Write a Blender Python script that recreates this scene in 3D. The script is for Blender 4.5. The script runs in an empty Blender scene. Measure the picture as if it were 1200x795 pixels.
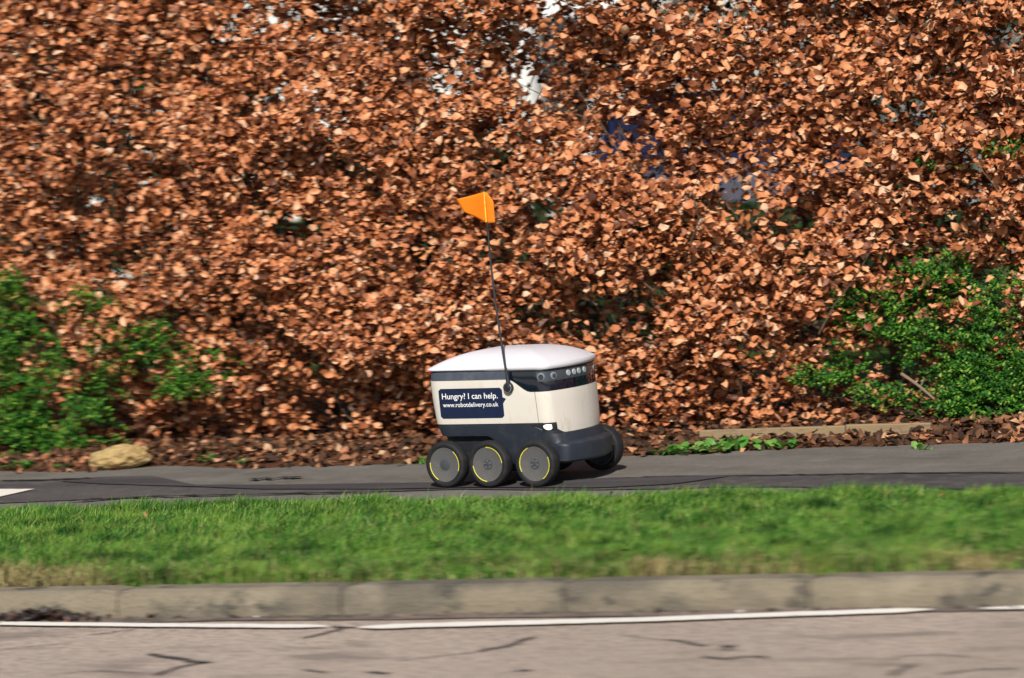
import bpy, math, random
import numpy as np
from mathutils import Vector, Matrix
random.seed(7); rng = np.random.default_rng(7)
S = bpy.context.scene; COL = S.collection
R = math.radians

# ------------------------------------------------------------------ camera, sky, sun, exposure
W0, H0, FPX = 1200, 795, 3939.0
AZ, PITCH, ROLL = R(116), R(4.05), R(-4.52)
CAM = np.array([5.681, -11.706, 1.476])
cf = np.array([math.cos(AZ)*math.cos(PITCH), math.sin(AZ)*math.cos(PITCH), -math.sin(PITCH)])
cr = np.array([math.sin(AZ), -math.cos(AZ), 0.0]); cu = np.cross(cr, cf)
cr2 = cr*math.cos(ROLL)+cu*math.sin(ROLL); cu2 = -cr*math.sin(ROLL)+cu*math.cos(ROLL)
cam = bpy.data.cameras.new('camera'); camo = bpy.data.objects.new('camera', cam); COL.objects.link(camo)
m = Matrix.Identity(4)
for i in range(3):
    m[i][0] = cr2[i]; m[i][1] = cu2[i]; m[i][2] = -cf[i]; m[i][3] = CAM[i]
camo.matrix_world = m
cam.sensor_width = 36; cam.lens = FPX/W0*36; cam.clip_start = .1; cam.clip_end = 2000
S.camera = camo
cam.dof.use_dof = True; cam.dof.focus_distance = 12.95; cam.dof.aperture_fstop = 4.2; cam.dof.aperture_ratio = .18
w = bpy.data.worlds.new('World'); S.world = w; w.use_nodes = True
SUN_AZ, SUN_EL = R(291), R(39)      # direction towards the sun, world angle from +X
sky = w.node_tree.nodes.new('ShaderNodeTexSky'); sky.sky_type = 'NISHITA'; sky.sun_disc = False
sky.sun_elevation = SUN_EL; sky.sun_rotation = R(90)-SUN_AZ
bg = w.node_tree.nodes['Background']; w.node_tree.links.new(sky.outputs[0], bg.inputs[0]); bg.inputs[1].default_value = .078
sl = bpy.data.lights.new('sun', 'SUN'); so = bpy.data.objects.new('sun', sl); COL.objects.link(so)
sl.energy = 4.9; sl.angle = R(.53); sl.color = (1, .93, .83)
sd = Vector((math.cos(SUN_AZ)*math.cos(SUN_EL), math.sin(SUN_AZ)*math.cos(SUN_EL), math.sin(SUN_EL)))
so.rotation_euler = sd.to_track_quat('Z', 'Y').to_euler(); so.location = (0, -20, 12)
S.view_settings.view_transform = 'Standard'; S.view_settings.look = 'None'
S.view_settings.exposure = .18; S.view_settings.gamma = 1
S.render.engine = 'CYCLES'; S.cycles.use_denoising = True
S.cycles.max_bounces = 6; S.cycles.diffuse_bounces = 3; S.cycles.transparent_max_bounces = 4

# ------------------------------------------------------------------ helpers
def ray(px, py):
    return cf + cr2*(px-W0/2)/FPX - cu2*(py-H0/2)/FPX
def onz(px, py, z=0.0):
    d = ray(px, py); return CAM + d*(z-CAM[2])/d[2]
def ony(px, py, y):
    d = ray(px, py); return CAM + d*(y-CAM[1])/d[1]
def mesh(name, V, F, smooth=False):
    me = bpy.data.meshes.new(name); me.from_pydata([tuple(map(float, v)) for v in V], [], F); me.update()
    if smooth:
        me.polygons.foreach_set('use_smooth', [True]*len(me.polygons)); me.set_sharp_from_angle(angle=R(38))
    return me
def link(name, me, mat=None, parent=None, smooth=False, kind=None, label=None, cat=None, group=None):
    if isinstance(me, tuple): me = mesh(name, me[0], me[1], smooth)
    if mat is not None and not me.materials: me.materials.append(mat)
    o = bpy.data.objects.new(name, me); COL.objects.link(o)
    if parent is not None: o.parent = parent
    tag(o, kind, label, cat, group); return o
def tag(o, kind=None, label=None, cat=None, group=None):
    if kind: o['kind'] = kind
    if label: o['label'] = label
    if cat: o['category'] = cat
    if group: o['group'] = group
def empty(name, loc=(0, 0, 0), rz=0, parent=None, **k):
    o = bpy.data.objects.new(name, None); COL.objects.link(o); o.location = loc; o.rotation_euler = (0, 0, rz)
    o.empty_display_size = .1
    if parent is not None: o.parent = parent
    tag(o, **k); return o
def bigmesh(name, V, quads=None, tris=None, smooth=False):
    me = bpy.data.meshes.new(name); V = np.asarray(V, np.float32)
    me.vertices.add(len(V)); me.vertices.foreach_set('co', V.ravel())
    loops, starts, n = [], [], 0
    for arr, k in ((quads, 4), (tris, 3)):
        if arr is not None and len(arr):
            loops.append(arr.ravel()); starts.append(n+np.arange(len(arr))*k); n += arr.size
    me.loops.add(n); me.loops.foreach_set('vertex_index', np.concatenate(loops).astype(np.int32))
    st = np.concatenate(starts).astype(np.int32)
    me.polygons.add(len(st)); me.polygons.foreach_set('loop_start', st)
    if smooth: me.polygons.foreach_set('use_smooth', np.ones(len(st), bool))
    me.update(calc_edges=True); me.validate(); return me
class Noise:
    def __init__(s, seed): s.t = np.random.default_rng(seed).random((32, 32, 32))
    def one(s, x, y, z):
        x, y, z = np.broadcast_arrays(np.asarray(x, float), np.asarray(y, float), np.asarray(z, float))
        xi, yi, zi = np.floor(x).astype(int), np.floor(y).astype(int), np.floor(z).astype(int)
        fx, fy, fz = x-xi, y-yi, z-zi; fx = fx*fx*(3-2*fx); fy = fy*fy*(3-2*fy); fz = fz*fz*(3-2*fz)
        r = 0
        for a in (0, 1):
            for b in (0, 1):
                for c in (0, 1):
                    r = r + s.t[(xi+a) % 32, (yi+b) % 32, (zi+c) % 32]*(fx if a else 1-fx)*(fy if b else 1-fy)*(fz if c else 1-fz)
        return r
    def __call__(s, x, y=0, z=0, o=3):
        r, a, t = 0, 1, 0
        for k in range(o):
            r = r+a*s.one(np.asarray(x)*2**k+k*7.3, np.asarray(y)*2**k+k*3.1, np.asarray(z)*2**k+k*5.7); t += a; a *= .5
        return r/t
NZ = Noise(3); NZ2 = Noise(11)

# ------------------------------------------------------------------ materials
def mat(name, col, rough=.7, spec=.4, metal=0, noise=None, bump=None, island=None, transl=0, emit=None, coat=0, coords='Object'):
    """noise = list of (scale, colour, lo, hi, stretch) layers mixed over the base colour"""
    M = bpy.data.materials.new(name); M.use_nodes = True; nt = M.node_tree; N = nt.nodes; L = nt.links
    b = N['Principled BSDF']; b.inputs['Roughness'].default_value = rough
    b.inputs['Specular IOR Level'].default_value = spec; b.inputs['Metallic'].default_value = metal
    b.inputs['Coat Weight'].default_value = coat
    tc = N.new('ShaderNodeTexCoord'); out = None
    def setc(sock):
        nonlocal out; out = sock
    rgb = N.new('ShaderNodeRGB'); rgb.outputs[0].default_value = (*col, 1); setc(rgb.outputs[0])
    if island:
        geo = N.new('ShaderNodeNewGeometry'); oi = N.new('ShaderNodeObjectInfo')
        ad = N.new('ShaderNodeMath'); ad.operation = 'ADD'; fr = N.new('ShaderNodeMath'); fr.operation = 'FRACT'
        L.new(geo.outputs['Random Per Island'], ad.inputs[0]); L.new(oi.outputs['Random'], ad.inputs[1]); L.new(ad.outputs[0], fr.inputs[0])
        cr_ = N.new('ShaderNodeValToRGB'); L.new(fr.outputs[0], cr_.inputs[0])
        el = cr_.color_ramp.elements
        for i, (p, c) in enumerate(island):
            e = el[i] if i < 2 else el.new(p)
            e.position = p; e.color = (*c, 1)
        setc(cr_.outputs[0])
    for (sc, c, lo, hi, st) in (noise or []):
        mp = N.new('ShaderNodeMapping'); mp.inputs['Scale'].default_value = st or (1, 1, 1); L.new(tc.outputs[coords], mp.inputs[0])
        n = N.new('ShaderNodeTexNoise'); n.inputs['Scale'].default_value = sc; n.inputs['Detail'].default_value = 5; n.inputs['Roughness'].default_value = .6
        L.new(mp.outputs[0], n.inputs[0])
        mr = N.new('ShaderNodeMapRange'); mr.inputs[1].default_value = lo; mr.inputs[2].default_value = hi; mr.clamp = True
        L.new(n.outputs[0], mr.inputs[0])
        mx = N.new('ShaderNodeMix'); mx.data_type = 'RGBA'; L.new(mr.outputs[0], mx.inputs[0]); L.new(out, mx.inputs[6])
        mx.inputs[7].default_value = (*c, 1); setc(mx.outputs[2])
    L.new(out, b.inputs['Base Color'])
    if bump:
        n = N.new('ShaderNodeTexNoise'); n.inputs['Scale'].default_value = bump[0]; n.inputs['Detail'].default_value = 6
        L.new(tc.outputs[coords], n.inputs[0]); bp = N.new('ShaderNodeBump'); bp.inputs['Strength'].default_value = bump[1]
        bp.inputs['Distance'].default_value = bump[2]; L.new(n.outputs[0], bp.inputs['Height']); L.new(bp.outputs[0], b.inputs['Normal'])
    if transl:
        t = N.new('ShaderNodeBsdfTranslucent'); L.new(out, t.inputs[0]); ms = N.new('ShaderNodeMixShader'); ms.inputs[0].default_value = transl
        L.new(b.outputs[0], ms.inputs[1]); L.new(t.outputs[0], ms.inputs[2]); L.new(ms.outputs[0], N['Material Output'].inputs[0])
    if emit:
        b.inputs['Emission Color'].default_value = (*emit[0], 1); b.inputs['Emission Strength'].default_value = emit[1]
    return M
M_soil = mat('soil', (.035, .022, .014), .95, .1, noise=[(6, (.06, .04, .025), .4, .7, None), (40, (.018, .012, .008), .5, .7, None)], bump=(30, .8, .02))
M_lawn = mat('lawn', (.05, .09, .02), .95, .1, noise=[(2, (.07, .07, .02), .4, .7, None)])
M_road = mat('road_asphalt', (.5, .405, .335), .85, .25, noise=[(1.3, (.4, .325, .265), .42, .62, (1, .4, 1)), (9, (.42, .35, .3), .5, .7, None), (3.5, (.25, .2, .17), .54, .68, (.6, 1.6, 1)), (45, (.19, .155, .13), .5, .62, None), (110, (.2, .165, .14), .52, .62, None), (220, (.13, .105, .095), .6, .68, None), (180, (.46, .39, .34), .62, .7, None)], bump=(260, .6, .006))
M_gutter = mat('gutter_grit', (.2, .155, .13), .9, .2, noise=[(7, (.09, .075, .065), .42, .62, (1, 2, 1)), (60, (.3, .24, .2), .55, .7, None), (150, (.05, .042, .04), .58, .68, None)], bump=(120, .8, .01))
M_path = mat('path_asphalt', (.165, .155, .14), .88, .25, noise=[(2.5, (.105, .1, .085), .4, .7, (.6, 1.5, 1)), (8, (.2, .185, .165), .5, .75, None), (60, (.11, .1, .09), .52, .7, None), (230, (.08, .072, .067), .6, .68, None), (190, (.29, .26, .23), .63, .7, None)], bump=(240, .7, .006))
M_patch = mat('path_patch_asphalt', (.088, .08, .08), .85, .3, noise=[(1.6, (.055, .05, .053), .42, .62, (.5, 1.5, 1)), (12, (.12, .11, .104), .5, .75, None), (200, (.16, .148, .14), .62, .7, None), (70, (.03, .028, .03), .56, .7, None)], bump=(240, .7, .006))
M_seal = mat('bitumen_seal', (.022, .022, .027), .6, .4, noise=[(30, (.06, .055, .055), .5, .7, None)], bump=(150, .4, .004))
M_white = mat('road_paint', (.78, .74, .68), .6, .3, noise=[(14, (.5, .45, .41), .58, .72, None), (90, (.3, .26, .24), .62, .7, None)], bump=(200, .4, .003))
M_kerb = mat('kerb_concrete', (.2, .172, .125), .9, .2, noise=[(2.2, (.12, .108, .085), .47, .58, (1, 1, 2)), (5, (.255, .222, .165), .55, .75, None), (9, (.07, .066, .055), .56, .66, (1, 1, 1.6)), (70, (.13, .11, .085), .56, .7, None), (200, (.34, .3, .25), .62, .7, None)], bump=(90, .6, .01))
leafcols = [(0, (.06, .02, .01)), (.22, (.21, .065, .025)), (.45, (.47, .165, .064)), (.7, (.61, .245, .108)), (.9, (.69, .345, .175)), (1, (.64, .43, .29))]
M_leaf = mat('beech_leaf', (.4, .15, .06), .5, .35, island=leafcols, transl=.08, noise=[(60, (.22, .07, .03), .55, .8, None)])
M_fallen = mat('fallen_leaf', (.4, .15, .06), .7, .2, island=[(0, (.025, .015, .01)), (.4, (.07, .035, .02)), (.7, (.17, .08, .04)), (.9, (.42, .18, .09)), (1, (.5, .33, .2))], transl=.1)
M_litter = mat('leaf_litter', (.1, .045, .025), .95, .1, noise=[(25, (.2, .085, .04), .5, .65, None), (60, (.03, .017, .012), .52, .66, None)], bump=(50, 1, .03))
M_bark = mat('twig_bark', (.12, .085, .06), .85, .2, noise=[(20, (.2, .16, .11), .45, .7, (1, 1, .2)), (50, (.05, .035, .025), .5, .7, None)], bump=(80, .5, .005))
M_paletwig = mat('pale_bark', (.2, .16, .11), .8, .2, noise=[(20, (.17, .13, .09), .45, .7, None)])
M_grass = mat('grass_blade', (.09, .2, .03), .55, .3, transl=.3, island=[(0, (.008, .06, .008)), (.3, (.035, .155, .018)), (.6, (.125, .33, .04)), (.88, (.31, .53, .09)), (1, (.5, .46, .2))], noise=[(2.6, (.24, .38, .06), .5, .66, (1, 2.2, 1)), (4.5, (.012, .075, .01), .5, .62, (1, 2.2, 1)), (8, (.3, .22, .09), .64, .76, (1, 2, 1))])
M_drygrass = mat('dry_grass_blade', (.3, .22, .09), .7, .2, transl=.2, island=[(0, (.1, .07, .035)), (.5, (.27, .22, .09)), (1, (.52, .46, .22))])
M_yew = mat('evergreen_leaf', (.04, .13, .02), .6, .3, transl=.2, island=[(0, (.004, .035, .003)), (.4, (.012, .09, .005)), (.7, (.045, .18, .01)), (.92, (.15, .32, .03)), (1, (.32, .42, .07))])
M_weed = mat('weed_leaf', (.1, .3, .04), .45, .4, transl=.25, island=[(0, (.05, .17, .025)), (.5, (.1, .28, .045)), (1, (.22, .38, .09))])
M_stone = mat('sandstone', (.42, .3, .13), .9, .2, noise=[(9, (.3, .2, .085), .45, .65, None), (22, (.53, .42, .22), .55, .75, None), (45, (.14, .1, .06), .6, .72, None)], bump=(35, .9, .02))
M_wood = mat('weathered_timber', (.25, .18, .1), .85, .2, noise=[(6, (.22, .17, .11), .45, .65, (1, 10, 10)), (30, (.13, .1, .07), .55, .7, (.3, 3, 3))], bump=(40, .5, .006))
M_cream = mat('cream_plastic', (.635, .595, .54), .36, .45, noise=[(5, (.58, .525, .455), .5, .8, None), (26, (.5, .43, .35), .56, .78, (1, 1, .3)), (120, (.3, .22, .15), .7, .76, None)])
M_lid = mat('lid_plastic', (.64, .635, .69), .32, .5, noise=[(7, (.6, .59, .63), .5, .8, None), (60, (.55, .49, .42), .67, .76, None)])  # bluish tint of the skylight is put into the lid's base colour
M_slate = mat('slate_plastic', (.019, .025, .038), .5, .4, noise=[(14, (.036, .038, .046), .5, .75, None), (45, (.17, .13, .1), .67, .78, None), (160, (.34, .27, .2), .71, .76, None)])
M_slate_dk = mat('dark_plastic', (.016, .018, .024), .55, .35, noise=[(20, (.04, .038, .04), .52, .75, None)])
M_band = mat('band_plastic', (.06, .072, .098), .4, .4, noise=[(18, (.12, .13, .15), .5, .8, None)])
M_glass = mat('visor_glass', (.004, .008, .02), .06, .8, coat=.6)
M_sensor = mat('sensor_strip', (.045, .055, .068), .25, .5, noise=[(30, (.06, .07, .09), .5, .7, None)], coat=.5)
M_lens = mat('lens_glass', (.006, .012, .03), .05, .9, coat=1)
M_bezel = mat('bezel_plastic', (.2, .22, .24), .35, .5)
M_trans = mat('sensor_face', (.36, .4, .42), .35, .5)
M_navy = mat('navy_sticker', (.008, .015, .048), .38, .45, noise=[(30, (.013, .022, .058), .5, .8, None), (140, (.3, .3, .3), .74, .78, None)])
M_letter = mat('white_lettering', (.85, .85, .85), .4, .4)
M_tyre = mat('tyre_rubber', (.012, .013, .016), .7, .3, noise=[(25, (.028, .026, .025), .5, .75, None), (90, (.07, .06, .052), .64, .75, None)], bump=(120, .3, .004))
M_hub = mat('hub_plastic', (.085, .084, .086), .6, .35, noise=[(20, (.115, .108, .102), .5, .75, None), (110, (.07, .065, .06), .6, .72, None)])
M_hubdk = mat('hub_dark', (.05, .055, .065), .55, .35)
M_yellow = mat('yellow_stripe', (.72, .66, .03), .5, .4)
M_steel = mat('bolt_steel', (.3, .3, .31), .4, .5, metal=.7)
M_hl = mat('headlight_lens', (.9, .88, .8), .2, .6, emit=((1, .9, .62), .45))
M_red = mat('red_reflector', (.7, .01, .015), .2, .6, emit=((1, .02, .02), .35))  # faint red glow put into the reflector material
M_carbon = mat('mast_rod', (.025, .03, .04), .4, .5)
M_flag = mat('flag_fabric', (.95, .27, .012), .6, .3, transl=.3, noise=[(18, (.88, .23, .012), .5, .8, None)])
M_flagline = mat('flag_piping', (.95, .72, .1), .5, .3, noise=[(120, (.95, .4, .05), .5, .6, None)])
M_render = mat('house_render', (.72, .72, .7), .9, .2, noise=[(2, (.62, .62, .6), .5, .8, None)])
M_roof = mat('roof_tile', (.16, .09, .07), .85, .2, noise=[(8, (.1, .06, .05), .5, .7, None)])
M_pane = mat('window_pane', (.02, .03, .04), .06, .8)
M_frame = mat('window_frame', (.75, .75, .75), .5, .4)
M_car = mat('car_paint', (.004, .007, .028), .25, .6, coat=1)
M_chrome = mat('rim_alloy', (.4, .4, .42), .3, .5, metal=.8)
M_plate = mat('number_plate', (.7, .6, .1), .4, .4)
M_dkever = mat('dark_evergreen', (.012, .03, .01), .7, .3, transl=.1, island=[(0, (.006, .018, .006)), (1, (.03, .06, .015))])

# ------------------------------------------------------------------ ground, road, path
def strip(xs, ya, yb, z, za=None):
    V, F = [], []
    for i, x in enumerate(xs):
        V += [(x, ya[i], z), (x, yb[i], z if za is None else za)]
    for i in range(len(xs)-1): F.append((2*i, 2*i+2, 2*i+3, 2*i+1))
    return V, F
def pl(pix, z):
    P = [onz(a, b, z)[:2] for a, b in pix]; P.sort(key=lambda p: p[0]); return np.array(P)
ZR = -.09
far_px = [(0, 551), (100, 552), (150, 549), (200, 544.5), (300, 548), (400, 545), (740, 534), (960, 524), (1200, 517)]
near_px = [(0, 598), (300, 590), (600, 585), (900, 579), (1200, 574)]
P_far = pl(far_px, 0); P_near = pl(near_px, 0)
def yfar(x): return np.interp(x, np.r_[-40, P_far[:, 0], 40], np.r_[P_far[0, 1]+.3, P_far[:, 1], P_far[-1, 1]+.3])
def ynear(x): return np.interp(x, np.r_[-40, P_near[:, 0], 40], np.r_[P_near[0, 1], P_near[:, 1], P_near[-1, 1]])
def ykerb(x): return -2.435+.045*(np.asarray(x)-.5)*np.where(np.abs(x) < 6, 1, 0)+np.where(np.asarray(x) >= 6, .25, 0)-np.where(np.asarray(x) <= -6, .29, 0)
link('ground', ([(-400, -400, -.3), (400, -400, -.3), (400, 400, -.3), (-400, 400, -.3)], [(0, 1, 2, 3)]), M_lawn, kind='structure')
xs = np.r_[-60, -20, np.arange(-6, 6.01, .25), 20, 60]
rv, rf = strip(xs, np.full(len(xs), -9.2), ykerb(xs)-.06, ZR)
link('road', (rv, rf), M_road, kind='structure')
link('far_pavement', ([(-60, -14, .02), (60, -14, .02), (60, -9.2, .02), (-60, -9.2, .02), (-60, -9.2, -.25), (60, -9.2, -.25)], [(0, 1, 2, 3), (3, 2, 5, 4)]), M_path, kind='structure')
gx = np.arange(-6, 6.01, .06)
gy = ykerb(gx)-.125
gw = .055+.09*NZ(gx*1.7, 3)
gv, gf = strip(gx, gy-gw, gy+.03, ZR+.004)
link('gutter', (gv, gf), M_gutter, kind='structure')
# verge soil and bed under the hedge
xs2 = np.r_[-60, -20, np.arange(-6, 6.01, .2), 20, 60]
vv, vf = strip(xs2, ykerb(xs2)-.06, ynear(xs2)+.1, -.012)
link('verge_soil', (vv, vf), M_soil, kind='structure')
# path: slightly irregular edges
px_ = np.r_[-60, -20, np.arange(-6, 6.01, .05), 20, 60]
ef = yfar(px_)+.035*(NZ(px_*3, 1)-.5)*2; en = ynear(px_)-.04
pv, pf = strip(px_, en, ef, 0)
link('path', (pv, pf), M_path, kind='structure')
# bed rising slightly beyond the path
bx = np.r_[-60, -20, np.arange(-6, 6.01, .08), 20, 60]
V, F = [], []
prof = [(-.06, -.004), (.06, .012), (.2, .03), (.45, .05), (.9, .07), (2.0, .08)]
for x in bx:
    b0 = float(np.interp(x, px_, ef))
    for k, (dy, z) in enumerate(prof):
        V.append((x, b0+dy, z+(.022*(float(NZ(x*6, dy*6))-.5) if 0 < k < 5 else 0)))
n = len(prof)
for i in range(len(bx)-1):
    for k in range(n-1): F.append((i*n+k, (i+1)*n+k, (i+1)*n+k+1, i*n+k+1))
link('leaf_strewn_bed', (V, F), M_litter, kind='structure', smooth=True)
link('garden_lawn', ([(-60, 2.7, .06), (60, 2.7, .06), (60, 60, .06), (-60, 60, .06), (-60, 2.7, -.3), (60, 2.7, -.3)], [(0, 1, 2, 3), (4, 5, 1, 0)]), M_lawn, kind='structure')
# darker reinstatement patch along the near half of the path
up = [(-200, 566), (0, 563), (60, 562), (120, 559), (176, 557.5), (200, 562), (228, 568), (330, 568), (450, 566.5), (560, 564), (690, 561), (760, 558.5), (900, 556.5), (1000, 555), (1100, 553.5), (1200, 553.5), (1400, 548)]
lo = [(-200, 599), (90, 589), (105, 585), (180, 581.5), (300, 579), (450, 576), (540, 573), (620, 574), (700, 574), (800, 573), (840, 570.5), (940, 570.5), (960, 572.5), (1200, 573.5), (1400, 569)]
U = pl(up, .004); Lw = pl(lo, .004)
qx = np.arange(max(U[0, 0], Lw[0, 0]), min(U[-1, 0], Lw[-1, 0]), .03)
uy = np.interp(qx, U[:, 0], U[:, 1])+.012*(NZ(qx*3, 8)-.5); ly = np.interp(qx, Lw[:, 0], Lw[:, 1])+.02*(NZ(qx*3, 4)-.5)
link('path_patch', strip(qx, np.minimum(ly, uy-.01), uy, .004), M_patch, kind='structure')
# dark joint along the patch's upper edge on the right, and a few smears
def seam(name, pix, z, wd, mtl, ns=14, seedy=0.):
    P = [onz(a, b, z) for a, b in pix]; Q = []
    for i in range(len(P)-1):
        for t in np.linspace(0, 1, ns, endpoint=False): Q.append(P[i]*(1-t)+P[i+1]*t)
    Q.append(P[-1]); Q = np.array(Q)
    tang = np.gradient(Q[:, :2], axis=0); tang /= np.linalg.norm(tang, axis=1)[:, None]+1e-9
    nr = np.stack([-tang[:, 1], tang[:, 0]], 1)
    s = np.arange(len(Q)); wob = (NZ2(s*.7, seedy)-.5)
    Q[:, :2] += nr*wob[:, None]*wd*1.7
    ww = wd*(.35+1.1*NZ2(s*.9, seedy+4))*np.minimum(1, np.minimum(s+.4, len(Q)-1-s+.4)/3.)
    V, F = [], []
    for i in range(len(Q)):
        V += [(Q[i, 0]+nr[i, 0]*ww[i]/2, Q[i, 1]+nr[i, 1]*ww[i]/2, z), (Q[i, 0]-nr[i, 0]*ww[i]/2, Q[i, 1]-nr[i, 1]*ww[i]/2, z)]
    for i in range(len(Q)-1): F.append((2*i, 2*i+1, 2*i+3, 2*i+2))
    return link(name, (V, F), mtl, kind='structure')
seam('path_joint', [(700, 561), (760, 558.6), (900, 556.6), (1000, 555), (1100, 553.6), (1200, 553.6)], .008, .02, M_seal, seedy=1)
seam('path_joint', [(0, 563), (60, 562), (120, 559.5)], .008, .035, M_seal, seedy=2)
seam('path_joint', [(80, 588), (105, 585), (180, 581.5), (300, 579), (450, 576)], .008, .03, M_seal, seedy=3)
seam('path_joint', [(290, 562), (320, 560), (355, 559)], .008, .05, M_seal, seedy=5)
M_dkpatch = mat('dark_asphalt', (.05, .046, .05), .85, .3, noise=[(3, (.075, .07, .072), .45, .65, (.4, 1.5, 1)), (200, (.12, .11, .1), .62, .7, None)], bump=(240, .6, .006))
def dark_area(top, bot, z=.008):
    a, b = pl(top, z), pl(bot, z); x = np.linspace(max(a[0, 0], b[0, 0]), min(a[-1, 0], b[-1, 0]), 60)
    ya, yb = np.interp(x, a[:, 0], a[:, 1]), np.interp(x, b[:, 0], b[:, 1]); ya = np.maximum(ya, yb+.002)
    link('path_patch', strip(x, yb, ya, z), M_dkpatch, kind='structure')
dark_area([(70, 563.5), (140, 559), (176, 557.5), (228, 568), (300, 568.2), (560, 564.5), (700, 561.5), (800, 558.5), (850, 558)], [(70, 564), (120, 567), (190, 569), (228, 570), (300, 573), (450, 573), (560, 571), (700, 571.5), (790, 567), (850, 558.5)])
# white arrowhead marking on the path
A = [onz(a, b, .009) for a, b in [(-160, 573.5), (40, 573), (0, 582), (-160, 600)]]
link('path_marking', ([tuple(p) for p in A], [(0, 3, 2, 1)]), M_white, kind='structure')
# kerb-side white line in three worn lengths
def line(pix, wd=.062):
    z = ZR+.008; P = np.array([onz(a, b, z)[:2] for a, b in pix])
    x = np.arange(P[0, 0], P[-1, 0], .02); y = np.interp(x, P[:, 0], P[:, 1]); s = np.arange(len(x))
    a = wd/2*(1+.25*(NZ(x*18, 2)-.5)); b = wd/2*(1+.25*(NZ(x*18, 9)-.5)); e = np.minimum(1, np.minimum(s, len(x)-1-s)/6.+.25)
    link('road_line', strip(x, y-a*e, y+b*e, z), M_white, kind='structure')
line([(-500, 722), (-200, 727), (0, 730.5), (190, 732.5), (388, 734)])
line([(420, 735), (500, 732.5), (600, 730), (750, 726), (900, 720.5), (1020, 716.5), (1095, 714)], .078)
line([(1150, 713), (1200, 711.5), (1500, 703)])
# cracks in the road
for k, (pix, wd) in enumerate([
    ([(174, 766), (188, 769), (205, 771), (226, 775), (246, 776.5)], .075), ([(246, 776), (228, 778), (212, 781), (196, 786), (184, 791)], .06),
    ([(168, 735), (180, 735.5), (192, 733)], .08), ([(104, 744), (130, 741), (160, 737)], .03),
    ([(352, 748), (372, 744), (392, 739), (404, 736)], .05), ([(388, 734), (404, 735.5), (420, 735)], .06),
    ([(560, 764), (576, 760), (596, 757), (612, 750), (628, 746)], .06), ([(460, 775), (500, 770), (560, 764)], .02),
    ([(780, 749), (797, 751), (815, 755), (828, 757)], .04), ([(846, 756), (854, 758), (862, 756.5)], .06), ([(852, 760), (856, 762)], .05),
    ([(820, 769), (840, 771), (852, 772), (875, 769), (905, 770)], .045), ([(730, 744), (760, 748), (780, 750)], .015),
    ([(1045, 792), (1054, 786), (1062, 781), (1072, 779)], .05), ([(1040, 772), (1065, 768), (1100, 767), (1140, 770)], .02),
    ([(430, 787), (446, 788.5), (458, 789)], .06), ([(605, 787), (612, 785), (622, 786)], .05), ([(355, 784), (372, 787), (384, 788)], .035),
    ([(0, 761), (40, 757), (90, 752)], .016), ([(1100, 790), (1150, 784), (1200, 783)], .03), ([(60, 790), (110, 786), (170, 788)], .02)]):
    seam('road_crack', pix, ZR+.0035, wd*.33, M_seal, seedy=k*1.7)
# tiny debris in the gutter
# kerb of concrete stones
kerb = empty('kerb', (0, -2.5, ZR)); tag(kerb, label='mossy grey-brown concrete kerb between the grass verge and the road', cat='kerb')
joints = [float(onz(a, b, 0)[0]) for a, b in [(168, 683), (425, 679), (685, 674), (968, 669)]]
jx = [joints[0]-.79*k for k in range(6, 0, -1)]+joints+[joints[-1]+.79*k for k in range(1, 6)]
def kerbstone(x0, x1, k):
    prof = [(0.02, -.16), (-.002, -.16), (0, -.012), (-.012, 0), (-.107, .001), (-.128, -.008), (-.137, -.05), (-.14, -.2)]
    prof = prof[1:]
    V, F = [], []; nx = 14; g = .0035
    for i in range(nx+1):
        x = x0+g+(x1-x0-2*g)*i/nx; yk = float(ykerb(x)); e = .006 if i in (0, nx) else 0
        for (y, z) in prof:
            c = -.068; zz = z-(e if z > -.06 else 0); yy = c+(y-c)*(1-e*8)
            j = .0035*(float(NZ2(x*14+k*5, y*40, z*30))-.5)*2
            V.append((x, yk+yy+j+kofs[k], zz+j*.6+.0))
    n = len(prof)
    for i in range(nx):
        for q in range(n-1): F.append((i*n+q, (i+1)*n+q, (i+1)*n+q+1, i*n+q+1))
    F += [tuple(range(n)), tuple(reversed([nx*n+q for q in range(n)]))]
    return V, F
kofs = [random.uniform(-.004, .004) for _ in jx]
for k in range(len(jx)-1):
    V, F = kerbstone(jx[k], jx[k+1], k)
    V = [(a, b+2.5, c-ZR) for a, b, c in V]
    o = link('kerb_stone', (V, F), M_kerb, kerb)

# ------------------------------------------------------------------ the delivery robot
RH = R(-6.8); rob = empty('delivery_robot', (-.004, 0, .0055), RH)
tag(rob, label='six-wheeled cream and dark grey delivery robot driving along the path', cat='delivery robot')
T = [(.09, -.24, .274, .165), (.17, -.28, .276, .177), (.24, -.302, .275, .1865), (.33, -.311, .272, .19), (.408, -.316, .266, .191), (.449, -.317, .261, .189)]
def tab(z, T=T):
    zs = [t[0] for t in T]; return [float(np.interp(z, zs, [t[k] for t in T])) for k in (1, 2, 3)]
def ring(xr, xf, b):
    h = [(xf-.004, .35*b), (xf-.022, .72*b), (xf-.044, 1.0*b), (xf-.12, 1.0*b), (.0, b), (xr+.11, .985*b), (xr+.008, .955*b), (xr, .62*b)]
    P = [(xf, 0)]+h+[(xr, 0)]+[(x, -y) for x, y in reversed(h)]
    P = np.array(P)
    for _ in range(3):
        Q = np.roll(P, -1, 0); P = np.stack([.75*P+.25*Q, .25*P+.75*Q], 1).reshape(-1, 2)
    return P
def nrm(P):
    t = np.roll(P, -1, 0)-np.roll(P, 1, 0); t /= np.linalg.norm(t, axis=1)[:, None]; return np.stack([t[:, 1], -t[:, 0]], 1)
base = ring(*tab(.33)); NR = len(base)
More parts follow.
